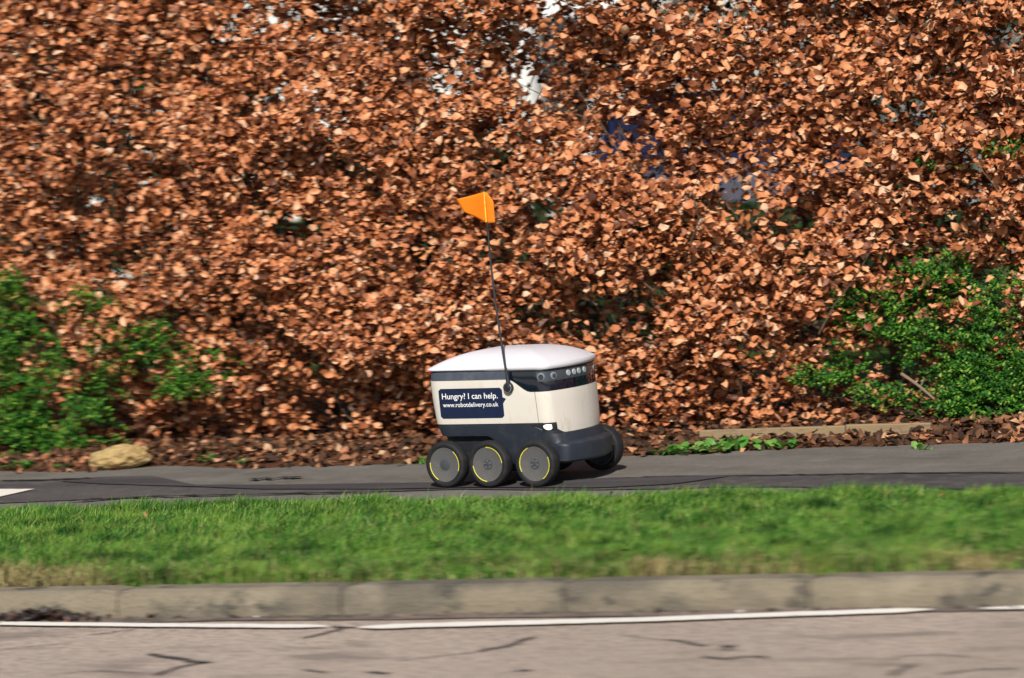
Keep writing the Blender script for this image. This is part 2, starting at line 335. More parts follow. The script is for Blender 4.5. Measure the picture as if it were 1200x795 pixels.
ds = np.linalg.norm(np.roll(base, -1, 0)-base, axis=1); arc = np.r_[0, np.cumsum(ds)[:-1]]; tot = ds.sum()
arc = np.where(arc > tot/2, arc-tot, arc)      # signed distance from the front centre
RT = {}
def rp(i, z, off=0., T_=None):
    key = (round(z, 4), id(T_))
    if key not in RT:
        P = ring(*tab(z, T_ or T)); RT[key] = (P, nrm(P))
    P, Nn = RT[key]; p = P[i]+Nn[i]*off; return (p[0], p[1], z)
def shell(name, idx, zb, zt, off, mtl, parent=rob, rows=5, back=.0, closed=False, T_=None, smooth=True):
    V, F = [], []; idx = list(idx)
    for i in idx:
        a, b = zb(i), zt(i)
        col = [rp(i, a, back, T_)]+[rp(i, a+(b-a)*k/rows, off*(1 if 0 < k < rows else .8), T_) for k in range(rows+1)]+[rp(i, b, back, T_)]
        V += col
    n = rows+3; m_ = len(idx)
    for q in range(m_ if closed else m_-1):
        r2 = (q+1) % m_
        for k in range(n-1): F.append((q*n+k, r2*n+k, r2*n+k+1, q*n+k+1))
    return link(name, (V, F), mtl, parent, smooth=smooth)
def loft(name, T_, mtl, parent=rob, cap=True, off=0., smooth=True):
    V, F = [], []
    for t in T_:
        P = ring(*t[1:4]); Nn = nrm(P)
        V += [(p[0]+q[0]*off, p[1]+q[1]*off, t[0]) for p, q in zip(P, Nn)]
    for k in range(len(T_)-1):
        for i in range(NR):
            j = (i+1) % NR; F.append((k*NR+i, k*NR+j, (k+1)*NR+j, (k+1)*NR+i))
    if cap: F += [tuple(reversed(range(NR))), tuple(range((len(T_)-1)*NR, len(T_)*NR))]
    return link(name, (V, F), mtl, parent, smooth=smooth)
X = base[:, 0]
def sm(a, b, x):
    t = min(1, max(0, (x-a)/(b-a))); return t*t*(3-2*t)
def white_top(i): return .409-.05*sm(.065, .165, X[i])
def white_bot(i):
    s = abs(arc[i]); return .196+.044*sm(.15, .248, s)
order = list(range(NR))
loft('body_core', [(.165, -.266, .266, .155), (.2, -.28, .27, .17), (.25, -.296, .27, .181), (.33, -.304, .266, .1845), (.412, -.31, .26, .185), (.447, -.311, .255, .183)], M_slate_dk)
shell('body_panel', order, white_bot, white_top, .0045, M_cream, rows=8, back=-.004, closed=True)
side_lo = [i for i in order if X[i] < .075]
def contiguous(ids):       # rotate so the run is continuous
    ids = set(ids)
    st = [i for i in ids if (i-1) % NR not in ids][0]; out = []
    i = st
    while i in ids and len(out) < len(ids): out.append(i); i = (i+1) % NR
    return out
shell('upper_band', contiguous(side_lo), lambda i: white_top(i)+.001, lambda i: .4425, .0015, M_band, rows=2, back=-.005)
vis_ids = contiguous([i for i in order if X[i] >= .06])
shell('visor', vis_ids, lambda i: white_top(i)+.0015, lambda i: .4425, .0035, M_glass, rows=4, back=-.005)
strip_ids = contiguous([i for i in order if X[i] > .19 or abs(arc[i]) < .25])
strip_ids = contiguous([i for i in order if abs(arc[i]) < .245])
shell('sensor_strip', strip_ids, lambda i: .397, lambda i: .434, .0055, M_sensor, rows=2, back=0)
# skirt with its stepped lower edge over the rear wheels
def skirt_bot(i):
    return .192-.095*sm(-.06, .035, X[i])
shell('side_skirt', order, skirt_bot, lambda i: white_bot(i)-.0015, .0035, M_slate, rows=6, back=-.02, closed=True)
loft('underbody', [(.075, -.24, .24, .12), (.085, -.27, .26, .15), (.2, -.285, .27, .16)], M_slate_dk)
BT = [(.078, .02, .3, .155), (.081, .01, .322, .168), (.09, .0, .331, .175), (.145, .0, .335, .1765), (.152, .0, .333, .1765), (.156, .0, .327, .176), (.16, .0, .306, .177), (.163, .0, .301, .178), (.178, .0, .296, .18), (.195, .0, .288, .182)]
loft('front_bumper', BT, M_slate)
# faint panel seam and door line at the front corner
def seamline(side):
    i0 = min([i for i in order if base[i, 1]*side > 0], key=lambda i: abs(X[i]-.185))
    V, F = [], []
    zz = np.linspace(.11, .362, 16)
    for z in zz:
        p = np.array(rp(i0, z, .0052 if z > .247 else .0042)); V += [tuple(p-np.array([.0009, 0, 0])), tuple(p+np.array([.0009, 0, 0]))]
    F = [(2*k, 2*k+1, 2*k+3, 2*k+2) for k in range(15)]
    link('panel_seam', (V, F), M_slate_dk, rob)
seamline(-1); seamline(1)
# lid with its dark gasket
def lid_mesh():
    P = ring(-.325, .274, .1955); N_ = nrm(P); V, F = [], []
    def ez(x): return .4475-.004*(x+.33)/.6
    rows = [(-.012, 0.), (-.001, .0), (.003, .004), (.0035, .009), (.001, .014)]
    for o_, dz in rows: V += [(p[0]+q[0]*o_, p[1]+q[1]*o_, ez(p[0])+dz*(.6+.9*(p[0]+.34)/.63)) for p, q in zip(P, N_)]
    c = np.array([-.0, 0]); K = 18
    for k in range(1, K):
        t = 1-k/K
        for p in P:
            q = c+(p-c)*t; zr = ez(p[0])+.014*(.6+.9*(p[0]+.34)/.63)
            V.append((q[0], q[1], zr*t**2+(1-t**2)*.458+.064*(1-t**2.7)))
    V.append((c[0], c[1], .458+.066)); n = len(rows)+K-1
    for k in range(n-1):
        for i in range(NR):
            j = (i+1) % NR; F.append((k*NR+i, k*NR+j, (k+1)*NR+j, (k+1)*NR+i))
    for i in range(NR): F.append(((n-1)*NR+i, (n-1)*NR+(i+1) % NR, len(V)-1))
    return V, F
link('lid', lid_mesh(), M_lid, rob, smooth=True)
shell('lid_gasket', vis_ids, lambda i: .4375, lambda i: .445, .0085, M_slate_dk, rows=2, back=-.004)
# sensors in the visor
def disc(name, c, nrmv, r, mtl, parent, depth=.003, seg=20, ring_in=0.):
    nv = Vector(nrmv).normalized(); q = nv.to_track_quat('Z', 'Y'); V, F = [], []
    for zz, rr in ((-depth, r), (depth*.6, r), (depth, r*.88)):
        V += [tuple(Vector(c)+q@Vector((rr*math.cos(a), rr*math.sin(a), zz))) for a in np.linspace(0, 2*math.pi, seg, endpoint=False)]
    for k in range(2):
        for i in range(seg): F.append((k*seg+i, k*seg+(i+1) % seg, (k+1)*seg+(i+1) % seg, (k+1)*seg+i))
    F.append(tuple(range(2*seg, 3*seg)))
    return link(name, (V, F), mtl, parent)
def at_arc(s, z, off):
    i = min(order, key=lambda i: abs(arc[i]-s)); p = np.array(rp(i, z, 0.)); p2 = np.array(rp(i, z, .01)); nv = (p2-p)/.01; return p+nv*off, nv
RC, RS = math.cos(RH), math.sin(RH)
def px_of(p):
    q = np.array([p[0]*RC-p[1]*RS, p[0]*RS+p[1]*RC, p[2]+.004])-CAM; z = q@cf
    return W0/2+FPX*(q@cr2)/z
def at_px(px, z, off):
    i = min([i for i in order if abs(arc[i]) < .28 and (X[i] > .25 or base[i, 1] < 0)], key=lambda i: abs(px_of(rp(i, z))-px))
    p = np.array(rp(i, z, 0.)); nv = (np.array(rp(i, z, .01))-p)/.01
    return p+nv*off, nv
mirror = np.array([1, -1, 1])
for px_c, zz, dark in ((634.5, .4155, 1), (648.5, .4155, 0)):
    p, nv = at_px(px_c, zz, .0055)
    for m_ in (1, mirror):
        cam_p = disc('camera_bezel', p*m_, nv*m_, .0145, M_bezel, rob, .003)
        disc('lens', (p+nv*.0035)*m_, nv*m_, .0105 if dark else .0085, M_lens if dark else M_sensor, cam_p, .002)
for px_c in (666, 672, 678, 684):
    p, nv = at_px(px_c, .418, .0055)
    disc('ultrasonic_sensor', p, nv, .0115, M_trans, rob, .003)
# headlights
def headlight(side):
    a0, a1 = .186, .298
    ids = contiguous([i for i in order if a0 < abs(arc[i]) < a1 and base[i, 1]*side > 0])
    def edge(i, top):
        t = (abs(arc[i])-a0)/(a1-a0)
        return .239-(.0 if top else (.029*math.sin(math.pi*min(1, max(0.0, .22+t*.78)))**.6)+.002)
    o = shell('headlight', ids, lambda i: edge(i, 0), lambda i: edge(i, 1), .006, M_slate_dk, rows=3, back=.0)
    ids2 = contiguous([i for i in order if a0+.022 < abs(arc[i]) < a0+.058 and base[i, 1]*side > 0])
    shell('headlight_lens', ids2, lambda i: .211+.009*(abs((abs(arc[i])-a0-.04)/.018))**2, lambda i: .2335-.004*(abs((abs(arc[i])-a0-.04)/.018))**2, .0072, M_hl, parent=o, rows=3, back=.0)
    ids3 = contiguous([i for i in order if a0+.062 < abs(arc[i]) < a1-.004 and base[i, 1]*side > 0])
    shell('headlight_trim', ids3, lambda i: .209+.022*((abs(arc[i])-a0-.062)/.05), lambda i: .212+.022*((abs(arc[i])-a0-.062)/.05), .0068, M_bezel, parent=o, rows=1, back=.0)
headlight(-1); headlight(1)
# red rear reflectors, given a faint glow by their material
i_r = min([i for i in order if base[i, 1] < -.12], key=lambda i: X[i]+.0*i)
p, nv = np.array([-.323, -.145, .441]), np.array([-.8, -.6, 0])
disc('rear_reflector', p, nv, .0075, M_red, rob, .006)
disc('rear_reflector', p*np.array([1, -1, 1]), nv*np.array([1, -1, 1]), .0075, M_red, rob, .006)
# speech-bubble sign on the near side
SI = [i for i in order if base[i, 1] < 0]
def side_y(x, z):
    P = ring(*tab(z)); Q = P[(P[:, 1] < 0) & (np.abs(P[:, 1]) > .13)]; Q = Q[np.argsort(Q[:, 0])]
    return float(np.interp(x, Q[:, 0], Q[:, 1]))
def wrap(V, off, flip=1): return [(x, (side_y(x, z)-.0045-off-y), z) for x, y, z in V]
def rrect(x0, z0, x1, z1, r, seg=6):
    pts = []
    for cx, cz, a0 in ((x1-r, z1-r, 0), (x0+r, z1-r, 90), (x0+r, z0+r, 180), (x1-r, z0+r, 270)):
        pts += [(cx+r*math.cos(R(a0+90*k/seg)), cz+r*math.sin(R(a0+90*k/seg))) for k in range(seg+1)]
    return pts
def sign_mesh():
    x0, z0, x1, z1, r = -.262, .262, .036, .379, .009; V, F = [], []; nx = 30
    for i in range(nx+1):
        t = i/nx; x = x0+(x1-x0)*t
        d = min(x-x0, x1-x); c = 0 if d > r else r-math.sqrt(max(0, r*r-(r-d)**2))
        zc = [(z0+c), (z1-c)]
        for kk in range(5): V.append((x, 0, zc[0]+(zc[1]-zc[0])*kk/4))
    for i in range(nx):
        for k in range(4): F.append((i*5+k, (i+1)*5+k, (i+1)*5+k+1, i*5+k+1))
    b = len(V); V += [(x1-.001, 0, .342), (x1-.001, 0, .317), (x1+.015, 0, .336)]; F.append((b, b+1, b+2))
    V = wrap(V, .0007); return V, F
sign = link('sign', sign_mesh(), M_navy, rob)
def text(body, x0, x1, z, h, bold):
    c = bpy.data.curves.new('lettering', 'FONT'); c.body = body; c.size = 1; c.offset = bold; c.extrude = 0; c.resolution_u = 4
    o = bpy.data.objects.new('tmp', c); COL.objects.link(o); bpy.context.view_layer.update()
    me = bpy.data.meshes.new_from_object(o.evaluated_get(bpy.context.evaluated_depsgraph_get()))
    bpy.data.objects.remove(o)
    P = np.array([v.co[:] for v in me.vertices]); a, b = P[:, 0].min(), P[:, 0].max()
    cap = .7
    for v in me.vertices:
        x = x0+(v.co.x-a)/(b-a)*(x1-x0); zz = z+v.co.y/cap*h
        v.co = (x, side_y(x, zz)-.0045-.0016, zz)
    me.update(); me.name = 'lettering'
    return link('lettering', me, M_letter, sign)
text('Hungry? I can help.', -.246, .014, .3385, .0225, .006)
text('www.robotdelivery.co.uk', -.245, .014, .3075, .0175, .006)

# wheels
def lathe(prof, seg=48, a0=0, a1=360):
    full = abs(a1-a0) >= 360; n = len(prof); V, F = [], []
    na = seg if full else max(2, int(seg*(a1-a0)/360)+1)
    for i in range(na):
        a = R(a0+(a1-a0)*i/(na if full else na-1))
        for r, y in prof: V.append((r*math.cos(a), y, r*math.sin(a)))
    for i in range(na if full else na-1):
        j = (i+1) % na
        for k in range(n-1): F.append((i*n+k, j*n+k, j*n+k+1, i*n+k+1))
    return V, F
tyre_prof = [(.0665, .015), (.068, .0225), (.071, .0245), (.0735, .025), (.074, .024), (.0755, .024), (.076, .0252), (.082, .025), (.0862, .022), (.0888, .016), (.0903, .008), (.091, 0)]
tyre_prof = tyre_prof+[(a_, -b_) for a_, b_ in reversed(tyre_prof[:-1])]
tyre_me = mesh('tyre', *lathe(tyre_prof), smooth=True); tyre_me.materials.append(M_tyre)
hub_prof = [(.0005, .0195), (.022, .0195), (.045, .0205), (.061, .0225), (.0662, .0232), (.0672, .019), (.0672, .012)]
hub_me = mesh('hub_disc', *lathe(hub_prof), smooth=True); hub_me.materials.append(M_hub)
inner_me = mesh('rim_ring', *lathe([(.067, -.012), (.068, -.024), (.064, -.0255), (.0615, -.021), (.059, -.006), (.02, .004), (.0005, .004)]), smooth=True); inner_me.materials.append(M_hubdk)
cap_me = mesh('hub_cap', *lathe([(0.0005, 0.0225), (0.014, 0.0222), (0.0225, 0.02), (0.0225, 0.018)]), smooth=True); cap_me.materials.append(M_hubdk)
plate_me = mesh('hub_plate', *lathe([(0.0005, 0.0208), (0.0085, 0.0208), (0.0095, 0.0202), (0.017, 0.0202), (0.019, 0.0206), (0.0205, 0.0202), (0.0205, 0.0185)]), smooth=True); plate_me.materials.append(M_hubdk)
bolt_me = mesh('bolt', *lathe([(0.0005, 0.0235), (0.0028, 0.0235), (0.0034, 0.0225), (0.0034, 0.019)], seg=10)); bolt_me.materials.append(M_steel)
def wheel(x, side, arcs, capped, spin):
    """outer face drawn towards +Y local; mirrored for the near side"""
    w_ = empty('wheel', (x, side*.234+(.008 if side > 0 else 0), .091), parent=rob)
    w_.scale = (1, 1, 1)
    f = side
    def put(name, me, extra=None):
        o = link(name, me, None, w_)
        if f < 0: o.scale = (1, -1, 1)
        if extra: extra(o)
        return o
    ty = put('tyre', tyre_me); put('hub_disc', hub_me); put('rim_ring', inner_me)
    for (a, b) in arcs:
        me = mesh('yellow_stripe', *lathe([(.0645, .0234), (.0668, .0242), (.0674, .0236)], seg=72, a0=a, a1=b)); me.materials.append(M_yellow)
        put('yellow_stripe', me)
    if capped: put('hub_cap', cap_me)
    else:
        put('hub_plate', plate_me)
        for k in range(5):
            a = R(spin+72*k); o = put('bolt', bolt_me); o.location = (.0135*math.cos(a), 0, .0135*math.sin(a))
wheel(-.215, -1, [(-22, 50), (172, 240)], True, 0)
wheel(-.017, -1, [(4, 92), (184, 264)], False, 20)
wheel(.196, -1, [(112, 206), (-60, 24)], False, 50)
wheel(-.215, 1, [(10, 80), (190, 260)], True, 0)
wheel(-.017, 1, [(40, 120), (220, 300)], False, 20)
wheel(.196, 1, [(100, 180), (280, 360)], False, 50)
for s_ in (-1, 1):       # rocker arms that carry the wheels
    V, F = lathe([(.0005, .02), (.012, .02), (.012, -.02), (.0005, -.02)], seg=16)
    for x in (-.215, -.017, .196):
        link('axle', ([(a+x, b*1.6+s_*.18, c+.0892) for a, b, c in V], F), M_slate_dk, rob, smooth=False)
    V, F = [], []
    for x in (-.24, -.17, 0, .03):
        V += [(x, s_*.165, .075), (x, s_*.19, .075), (x, s_*.19, .13), (x, s_*.165, .13)]
    for i in range(3):
        for k in range(4): F.append((i*4+k, i*4+(k+1) % 4, (i+1)*4+(k+1) % 4, (i+1)*4+k))
    F += [(0, 1, 2, 3), (12, 15, 14, 13)]
    link('rocker_arm', (V, F), M_slate_dk, rob)
# flag mast
def tube(pts, rad, seg=8):
    V, F = [], []; pts = [Vector(p) for p in pts]; n = len(pts)
    for i, p in enumerate(pts):
        t = (pts[min(i+1, n-1)]-pts[max(i-1, 0)]).normalized(); q = t.to_track_quat('Z', 'X'); r = rad[i] if hasattr(rad, '__len__') else rad
        V += [tuple(p+q@Vector((r*math.cos(a), r*math.sin(a), 0))) for a in np.linspace(0, 2*math.pi, seg, endpoint=False)]
    for i in range(n-1):
        for k in range(seg): F.append((i*seg+k, i*seg+(k+1) % seg, (i+1)*seg+(k+1) % seg, (i+1)*seg+k))
    F += [tuple(reversed(range(seg))), tuple(range((n-1)*seg, n*seg))]
    return V, F
ax, az = .07, .379; ay = -.199
V, F = lathe([(.0005, .013), (.013, .013), (.016, .0115), (.0165, .0095), (.0195, .009), (.021, .006), (.021, -.004)], seg=28)
mount = link('flag_mount', ([(ax+a, ay-b-.002, az+c) for a, b, c in V], F), M_slate_dk, rob, smooth=False)
V, F = lathe([(.0165, .0103), (.0178, .0108), (.019, .0098)], seg=28)
link('mount_ring', ([(ax+a, ay-b-.002, az+c) for a, b, c in V], F), M_bezel, mount)
link('mount_arm', tube([(ax+.006, ay-.008, az), (ax+.005, ay-.008, az+.02), (ax+.001, ay-.008, az+.05), (ax-.001, ay-.008, az+.075)], [.0105, .009, .0058, .0045], 10), M_slate_dk, mount, smooth=True)
MT = Vector((ax-.03, ay-.012, 1.143))
MB_ = Vector((ax-.001, ay-.008, az+.06))
def mp(t): p = MB_.lerp(MT, t); p.x += .012*math.sin(math.pi*t)*-1; return p
mast = link('flag_mast', tube([mp(t) for t in np.linspace(0, 1, 14)], [.0048-.0014*t for t in np.linspace(0, 1, 14)], 8), M_carbon, rob, smooth=True)
# flag: folded orange fabric, wing behind the mast and a narrow sleeve in front
def flag_mesh():
    V, F = [], []
    ft = mp(.985); fb = mp(.812); nx, nz = 12, 10
    left_top, left_bot = (-.12, -.022), (-.098, .022)          # dx, dz at the trailing edge
    for j in range(nz+1):
        v = j/nz; a = fb.lerp(ft, v)
        ex = left_bot[0]+(left_top[0]-left_bot[0])*v; ez_ = None
        for i in range(nx+1):
            u = i/nx
            top = Vector((ft.x+left_top[0]*u, 0, ft.z+left_top[1]*u)); bot = Vector((fb.x+left_bot[0]*u, 0, fb.z+(.048)*u))
            p = bot.lerp(top, v); y = a.y-.004+.014*math.sin(u*3.2+v*1.2)*u
            V.append((p.x, y, p.z))
    for j in range(nz):
        for i in range(nx):
            q = j*(nx+1)+i; F.append((q, q+nx+1, q+nx+2, q+1))
    b = len(V)
    for j in range(nz+1):                                      # narrow front wing
        v = j/nz; a = fb.lerp(ft, v); wd = .034 if v < .72 else .034*(1-(v-.72)/.28*.75)
        for i in range(4):
            u = i/3; V.append((a.x+wd*u, a.y-.004+.006*u, a.z+(.006 if j == 0 else 0)*u-.004*u))
    for j in range(nz):
        for i in range(3):
            q = b+j*4+i; F.append((q, q+1, q+5, q+4))
    return V, F
fl = link('flag', flag_mesh(), M_flag, rob, smooth=True)
sol = fl.modifiers.new('thickness', 'SOLIDIFY'); sol.thickness = .0012
link('flag_piping', tube([mp(t)+Vector((0, -.006, 0)) for t in np.linspace(.82, .985, 10)], .0019, 6), M_flagline, fl)
link('flag_ferrule', tube([mp(t) for t in (.785, .79, .81, .83)], [.0036, .006, .0066, .0045], 10), M_slate_dk, mast)

# ------------------------------------------------------------------ leaves
def leaf_template(curl, fold, wave=.0):
    """beech leaf of length 1: 6 outline points and 2 midrib points"""
    L = [(0, 0, 0), (.28, .27, 0), (.68, .29, 0), (1, 0, 0), (.68, -.29, 0), (.28, -.27, 0), (.3, 0, 0), (.68, 0, 0)]
    V = []
    for i, (x, y, z) in enumerate(L):
        z = fold*abs(y)+curl*(x-.45)**2*1.6+wave*math.sin(i*2.1)*.12
        V.append((x-.5, y, z))
    Q = [(1, 2, 7, 6), (6, 7, 4, 5)]; Tt = [(0, 1, 6), (2, 3, 7), (7, 3, 4), (0, 6, 5)]
    return np.array(V), np.array(Q), np.array(Tt)
TEMPL = [leaf_template(*a) for a in ((.3, .3, 1), (-.5, .5, .6), (.7, -.4, 1), (.0, .8, .5), (-.9, .2, 1.2), (.5, .6, .3))]
def rotmats(n, nrm_mean, spread, r=rng, flat=.0):
    """random frames whose Z (leaf normal) scatters about nrm_mean, and X (length) drawn towards the horizontal"""
    nn = np.asarray(nrm_mean)[None, :]+r.normal(0, spread, (n, 3)); nn /= np.linalg.norm(nn, axis=1)[:, None]
    t = r.normal(0, 1, (n, 3)); t[:, 2] *= (1-flat); t -= nn*np.sum(t*nn, 1)[:, None]; t /= np.linalg.norm(t, axis=1)[:, None]
    b = np.cross(nn, t); return np.stack([t, b, nn], 2)
def scatter(name, pos, size, rot, mtl, templates=TEMPL, aspect=None, parent=None, **k):
    n = len(pos); which = rng.integers(0, len(templates), n); Vs, Qs, Ts, c = [], [], [], 0
    for q, (tv, tq, tt) in enumerate(templates):
        ids = np.where(which == q)[0]
        if not len(ids): continue
        tvv = tv[None]*size[ids, None, None]
        if aspect is not None: tvv = tvv*np.stack([np.ones(len(ids)), aspect[ids], np.ones(len(ids))], 1)[:, None]
        P = np.einsum('nij,nkj->nki', rot[ids], tvv)+pos[ids, None]
        Vs.append(P.reshape(-1, 3)); o = c+np.arange(len(ids))[:, None, None]*len(tv)
        if len(tq): Qs.append((tq[None]+o).reshape(-1, 4))
        if len(tt): Ts.append((tt[None]+o).reshape(-1, 3))
        c += len(ids)*len(tv)
    me = bigmesh(name, np.concatenate(Vs), np.concatenate(Qs) if Qs else None, np.concatenate(Ts) if Ts else None)
    return link(name, me, mtl, parent, **k)

# hedge face: where its leaves begin, as a function of x and z
def hedge_y(x, z):
    y0 = yfar(x)+.28+.13*np.clip((x-.5)/.5, 0, 1)
    return y0+.16*np.clip((.5-z)/.5, 0, 1)**1.2-.1*np.clip(z, 0, 2)/2+.34*(NZ(x*1.1, z*1.4, 2)-.5)+.3*(NZ(x*3.7, z*4.2, 7, o=2)-.5)+.16*(NZ2(x*9, z*11, 3, o=2)-.5)
# holes measured on the photo (px, py, radius px, strength)
holes = [(618, 92, 12, 1.4), (628, 112, 11, 1.3), (320, 25, 34, .6), (190, 55, 22, .6), (280, 60, 20, .6), (560, 35, 26, .4), (660, 45, 25, .5), (512, 100, 16, .35), (560, 80, 16, .2), (40, 65, 35, .7), (60, 130, 34, .7),
         (880, 100, 24, .3), (1072, 122, 14, .5), (1075, 125, 20, .5), (730, 140, 28, .2), (160, 180, 20, .7), (110, 225, 45, .6), (165, 310, 25, .7), (700, 355, 30, .6), (430, 300, 20, .5),
         (330, 440, 40, .55), (380, 455, 22, .7), (375, 505, 30, .5), (890, 400, 30, .7), (250, 470, 40, .5), (900, 460, 45, .55), (1000, 480, 60, .6), (730, 480, 40, .5), (480, 250, 22, .6), (700, 190, 22, .5), (250, 310, 18, .7), (1050, 90, 22, .5), (930, 250, 20, .6)]
def keep_prob(P):
    d = P-CAM; z = d@cf; px = W0/2+FPX*(d@cr2)/z; py = H0/2-FPX*(d@cu2)/z
    k = np.ones(len(P)); soft = np.clip((px-150)/350, .45, 1)
    for (hx, hy, r, s) in holes: k *= 1-np.minimum(1, s*(.72 if hx > 260 and hy < 330 else .8))*np.exp(-(((px-hx)/(r*1.25))**2+((py-hy)/r)**2)**1.5)
    nn = NZ2(P[:, 0]*5.5, P[:, 1]*3, P[:, 2]*7, o=2)
    k *= np.clip((nn-.34)/.13, .09, 1)
    return k, px, py
# green areas (px, py, rx, ry) where the evergreens take over
green = [(10, 400, 60, 60), (40, 460, 75, 60), (20, 510, 60, 35), (110, 420, 50, 30), (110, 480, 45, 35), (165, 395, 35, 35), (230, 435, 48, 24), (90, 355, 40, 16), (15, 335, 18, 16), (200, 445, 26, 24),
         (1100, 330, 60, 30), (1060, 380, 75, 38), (1010, 365, 40, 24), (1150, 410, 75, 50), (1010, 430, 50, 20), (1150, 470, 60, 45), (1190, 330, 30, 40), (1195, 480, 30, 40), (1040, 465, 50, 12), (1110, 300, 30, 14), (1180, 170, 26, 8), (1085, 192, 15, 8), (1140, 510, 26, 12), (960, 440, 30, 12), (30, 505, 60, 30), (75, 515, 40, 22), (1155, 492, 55, 26), (1105, 480, 35, 20), (1190, 505, 30, 20), (1195, 205, 14, 8), (985, 458, 30, 8)]
def greenness(px, py):
    g = np.zeros(len(px))
    for (gx_, gy_, a, b) in green: g = np.maximum(g, np.exp(-(((px-gx_)/a)**2+((py-gy_)/b)**2)**1.5))
    return g
hedge = empty('beech_hedge', (0, 1.4, .05)); tag(hedge, label='tall clipped beech hedge of crisp copper-brown leaves behind the path', cat='hedge')
H0v = np.array([0, 1.4, .05])
def hedge_leaves(n, x0, x1, zmax=2.55):
    x = rng.uniform(x0, x1, n); z = rng.uniform(.04, zmax, n)
    d = rng.exponential(.1, n); far_ = rng.random(n) < .3; d = np.where(far_, rng.uniform(.1, .75, n), d)
    y = hedge_y(x, z)+d+.02*rng.normal(size=n)
    P = np.stack([x, y, z], 1); k, px, py = keep_prob(P); g = greenness(px, py)
    low = np.clip((z+.2)/.5, .42, 1)
    k *= low*(1-.5*np.clip(g*1.5, 0, 1))
    return P[rng.random(n) < k]
P1 = hedge_leaves(270000, -3.7, 3.5); P2 = hedge_leaves(26000, -6.5, -3.7); P3 = hedge_leaves(24000, 3.5, 6.3)
PA = np.concatenate([P1, P2, P3]); n = len(PA)
# 300 biggest front leaves are their own objects
scatter('leaf_mass', PA-H0v, np.clip(rng.normal(.038, .0105, n), .018, .068), rotmats(n, (.12, -.45, .7), .62, flat=.85), M_leaf, aspect=rng.uniform(.75, 1.15, n), parent=hedge, kind='stuff')
leaf_meshes = []
for q in range(6):
    tv, tq, tt = TEMPL[q]; me = mesh('leaf', tv*np.array([1, 1.05, 1]), [tuple(map(int, a)) for a in tq]+[tuple(map(int, a)) for a in tt]); me.materials.append(M_leaf); leaf_meshes.append(me)
cnt = 0
while cnt < 300:
    px, py = random.uniform(8, 1192), random.uniform(8, 500)
    yy = 1.2
    for _ in range(6):
        p = ony(px, py, yy); yy = float(hedge_y(p[0], p[2]))-.03
    if p[2] < .12: continue
    k, a, b = keep_prob(p[None]); g = greenness(a, b)[0]
    if k[0] < .6 or g > .35: continue
    o = link('leaf', leaf_meshes[cnt % 6], None, hedge)
    rm = rotmats(1, (.15, -.65, .6), .5, flat=.8)[0]; s_ = random.uniform(.042, .056)
    M4 = Matrix([[*(rm[0]*s_), p[0]], [*(rm[1]*s_), p[1]-1.4+1.4], [*(rm[2]*s_), p[2]], [0, 0, 0, 1]])
    o.matrix_world = M4; o.matrix_local = Matrix.Translation((-0., -1.4, -.05))@M4
    cnt += 1
# stems and twigs
stemx = sorted([float(ony(a, b, 1.6)[0]) for a, b in [(-60, 480), (20, 470), (52, 200), (140, 480), (205, 470), (262, 470), (372, 460), (392, 470), (455, 480), (560, 480), (690, 380), (735, 470), (800, 470), (870, 460), (945, 480), (1020, 490), (1090, 480), (1180, 480)]])
def wob(p0, p1, n=9, a=.04, seed=0):
    r = random.Random(seed); pts = []
    for i in range(n):
        t = i/(n-1); p = Vector(p0).lerp(Vector(p1), t)
        if 0 < i: p += Vector((r.uniform(-a, a), r.uniform(-a, a), r.uniform(-a, a)*.4))
        pts.append(p)
    return pts
for k, x in enumerate(stemx):
    y = float(yfar(x))+.9+random.uniform(-.1, .15); top = (x+random.uniform(-.3, .3), y+.1, random.uniform(1.7, 2.4)); r0 = random.uniform(.014, .026)
    pts = wob((x, y, .03), top, 10, .035, k)
    link('stem', ([(a, b-1.4, c-.05) for a, b, c in tube(pts, list(np.linspace(r0, .005, 10)), 7)[0]], tube(pts, .01, 7)[1]), M_bark, hedge, smooth=True)
tv_, tf_ = [], []
def addtube(pts, rad, seg=4):
    V, F = tube(pts, rad, seg); b = len(tv_); tv_.extend(V); tf_.extend([tuple(i+b for i in f) for f in F])
for k in range(1100):
    x = random.uniform(-3.8, 3.6); z = random.uniform(.15, 2.4); y = float(hedge_y(x, z))+random.uniform(.0, .5)
    L_ = random.uniform(.15, .5); a = random.uniform(-1.2, 1.2)
    addtube(wob((x, y+.1, z-L_*.6), (x+L_*math.sin(a), y-.12*random.random(), z+L_*math.cos(a)*.5), 5, .02, k+99), [.0042, .0035, .0028, .002, .0013])
o = link('twigs', ([(a, b-1.4, c-.05) for a, b, c in tv_], tf_), M_bark, hedge, kind='stuff')
